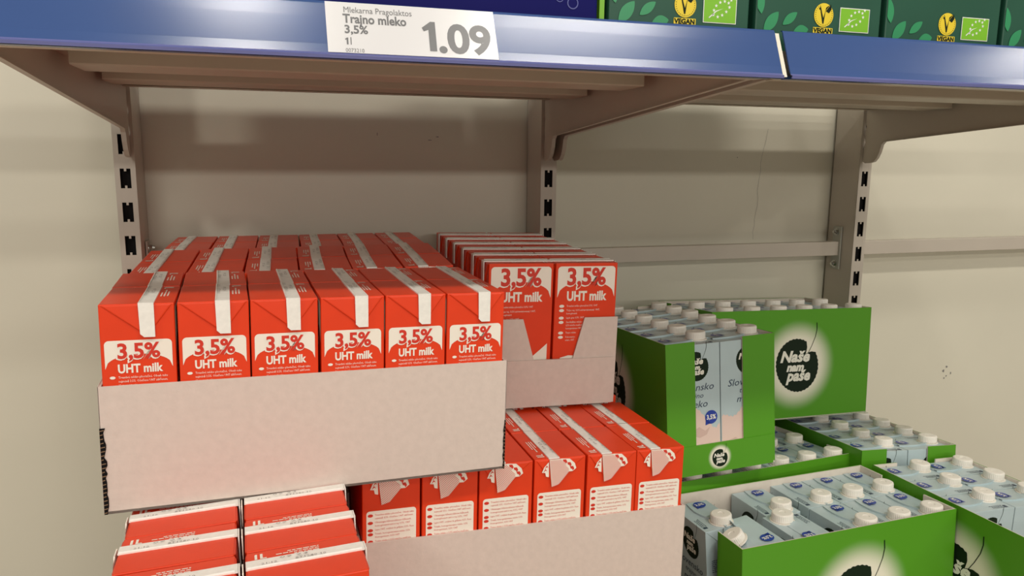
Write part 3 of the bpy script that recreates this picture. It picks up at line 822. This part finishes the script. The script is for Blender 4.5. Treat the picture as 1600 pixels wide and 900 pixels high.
# --- B: lower left, long axis left to right
LB = put_tray('white', (.0775, -.7025, .0045, 2.52, -1.40, -1.14), True, 'white tray at the bottom left hidden under red cartons marked 1L', 'white cardboard trays', 1.033)
fill('red', LB, True, 90, lambda i, j: P_BACK,
     lambda i, j: f'red carton marked 1L, {["left", "right"][i]} column, ' + ('nearest' if j == 0 else f'{ORD[j]} from front') + ', at the bottom left', 'red cartons at the bottom left', mods={(i, j): (lambda c, i=i: Matrix.Translation(((.0045, -.0022)[i == 0], 0, 0)) @ c) for j in range(6) for i in (0, 1)})
# --- buried lower layer carrying the upper trays
for k, pose, tn in ((0, (.2865, -.2850, -.0050, 0, 0, 0), False), (1, (.2865, -.0930, -.0050, 0, 0, 0), False), (2, (.068, -.2900, -.0050, 0, 0, 0), True)):
    LL = put_tray('white', pose, tn, 'white tray buried in the lower layer beneath the upper red stacks', 'buried white trays')
    fill('red', LL, tn, 90 if tn else 180, lambda i, j: P_PLAIN, lambda i, j: 'red milk carton buried in the lower layer beneath the upper red stacks', 'buried red cartons')

# --- green trays
CB = 'pale blue milk carton'
LJ = put_tray('green', (.7635, -.4839, -.1561, 1.07, -2.41, -.96), False, 'bright green tray at the bottom right with the nearest capped cartons in disorder', 'green cardboard trays', me=tray_torn)
def about(c, dx, dy, dz, *rots):
    for r in rots: c = c @ r
    return Matrix.Translation((dx, dy, dz)) @ c
def tilt_first(c): return about(c, .036, .0035, .004, Matrix.Rotation(math.radians(180), 4, 'Z'), Matrix.Rotation(math.radians(7), 4, 'Y'))
def flip_second(c): return about(c, .0345, -.001, 0, Matrix.Rotation(PI, 4, 'Z'))
def lean_back(c): return about(c, .0015, -.016, .002, Matrix.Rotation(math.radians(-3.2), 4, 'Y'))
def slide(dx, dy=0): return lambda c: Matrix.Translation((dx, dy, 0)) @ c
JL = {(0,0): f'{CB} with a crushed corner and crooked cap, nearest green tray', (1,0): f'{CB} turned round with its cap behind, beside the crushed one',
      (0,1): f'{CB} standing apart at the back left of the nearest green tray'}
fill('green', LJ, False, 0, lambda i, j: Q_DENT if (i, j) == (0, 0) else Q_FULL, lambda i, j: JL.get((i, j), f'{CB}, {ORD[5-i] + " from right" if i < 5 else "rightmost"}, {"front" if j == 0 else "back"} row of nearest green tray'),
     'cartons in the nearest green tray', skip={(1,1),(2,0)}, mods={(0,0): tilt_first, (1,0): flip_second, (0,1): lean_back, (2,1): slide(-.016, -.004)}, dzc=-.001)
LH = put_tray('green', (.7780, -.2945, -.1478, 6.30, -4.13, .90), False, 'green tray seen as a thin band behind the nearest green tray', 'green cardboard trays')
fill('green', LH, False, 0, lambda i, j: Q_TOP, lambda i, j: f'{CB}, {ORD[i]} from left, {"front" if j == 0 else "back"} row of green tray behind the nearest', 'cartons in the second green tray', dzc=.002)
LG_ = put_tray('green', (1.1210, -.2858, -.1370, -3.66, -5.42, 1.37), True, 'notched green tray below the large green tray, in front of the right upright', 'green cardboard trays')
fill('green', LG_, True, 90, lambda i, j: Q_FULL if j == 0 else Q_TOP, lambda i, j: f'{CB}, {["left", "right"][i]} column, ' + ('frontmost' if j == 0 else f'{ORD[j]} from the front') + ' in tray below the large one', 'cartons in the lower notched green tray', dzc=.004)
LK = put_tray('green', (1.1290, -.6651, -.1457, 1.23, -.88, 2.24), True, 'green tray at the lower right edge of the picture with its front half emptied', 'green cardboard trays')
fill('green', LK, True, 90, lambda i, j: Q_FULL, lambda i, j: f'{CB}, {["left", "right"][i]} column, ' + ['','','','frontmost','middle','rearmost'][j] + ', in the half-emptied green tray', 'cartons in the half emptied green tray',
     skip={(0,0),(1,0),(0,1),(1,1),(0,2),(1,2)}, dzc=.004)
LE_ = put_tray('green', (.7444, -.2952, .0684, -.01, -3.35, -2.36), True, 'green tray with a notched front, beside the notched white tray of red cartons', 'green cardboard trays')
fill('green', LE_, True, 90, lambda i, j: Q_FULL, lambda i, j: f'{CB}, {["left", "right"][i]} column, ' + ('frontmost' if j == 0 else f'{ORD[j]} from the front') + ' in upper notched green tray', 'cartons in the upper notched green tray', dzc=.004)
LF = put_tray('green', (.9345, -.1103, .0716, 2.30, -4.13, 1.83), False, 'large green tray showing its whole long side with the leaf logo, against the back wall', 'green cardboard trays')
fill('green', LF, False, 0, lambda i, j: Q_TOP, lambda i, j: f'{CB}, {ORD[i]} from left, {"front" if j == 0 else "back"} row of the large upper green tray', 'cartons in the large green tray', dzc=.002)

# ------------------------------------------------------------------ base deck and pallet under the stacks (below the frame)
mb = MB(); mb.box((.06, -.78, -.62), (1.42, .055, -.372), 'deck'); struct(link('trim_2', mb.mesh('base_deck')))
mb = MB()
for i in range(6): mb.box((.05, -.735 + i*.142, -.225), (.70, -.735 + i*.142 + .10, -.208), 'wood')
for x in (.05, .33, .61): mb.box((x, -.735, -.3718), (x+.09, .055, -.225), 'wood')
o = link('wooden_pallet', mb.mesh('pallet')); tag(o, 'wooden pallet under the red carton stacks, below the picture', 'pallet')
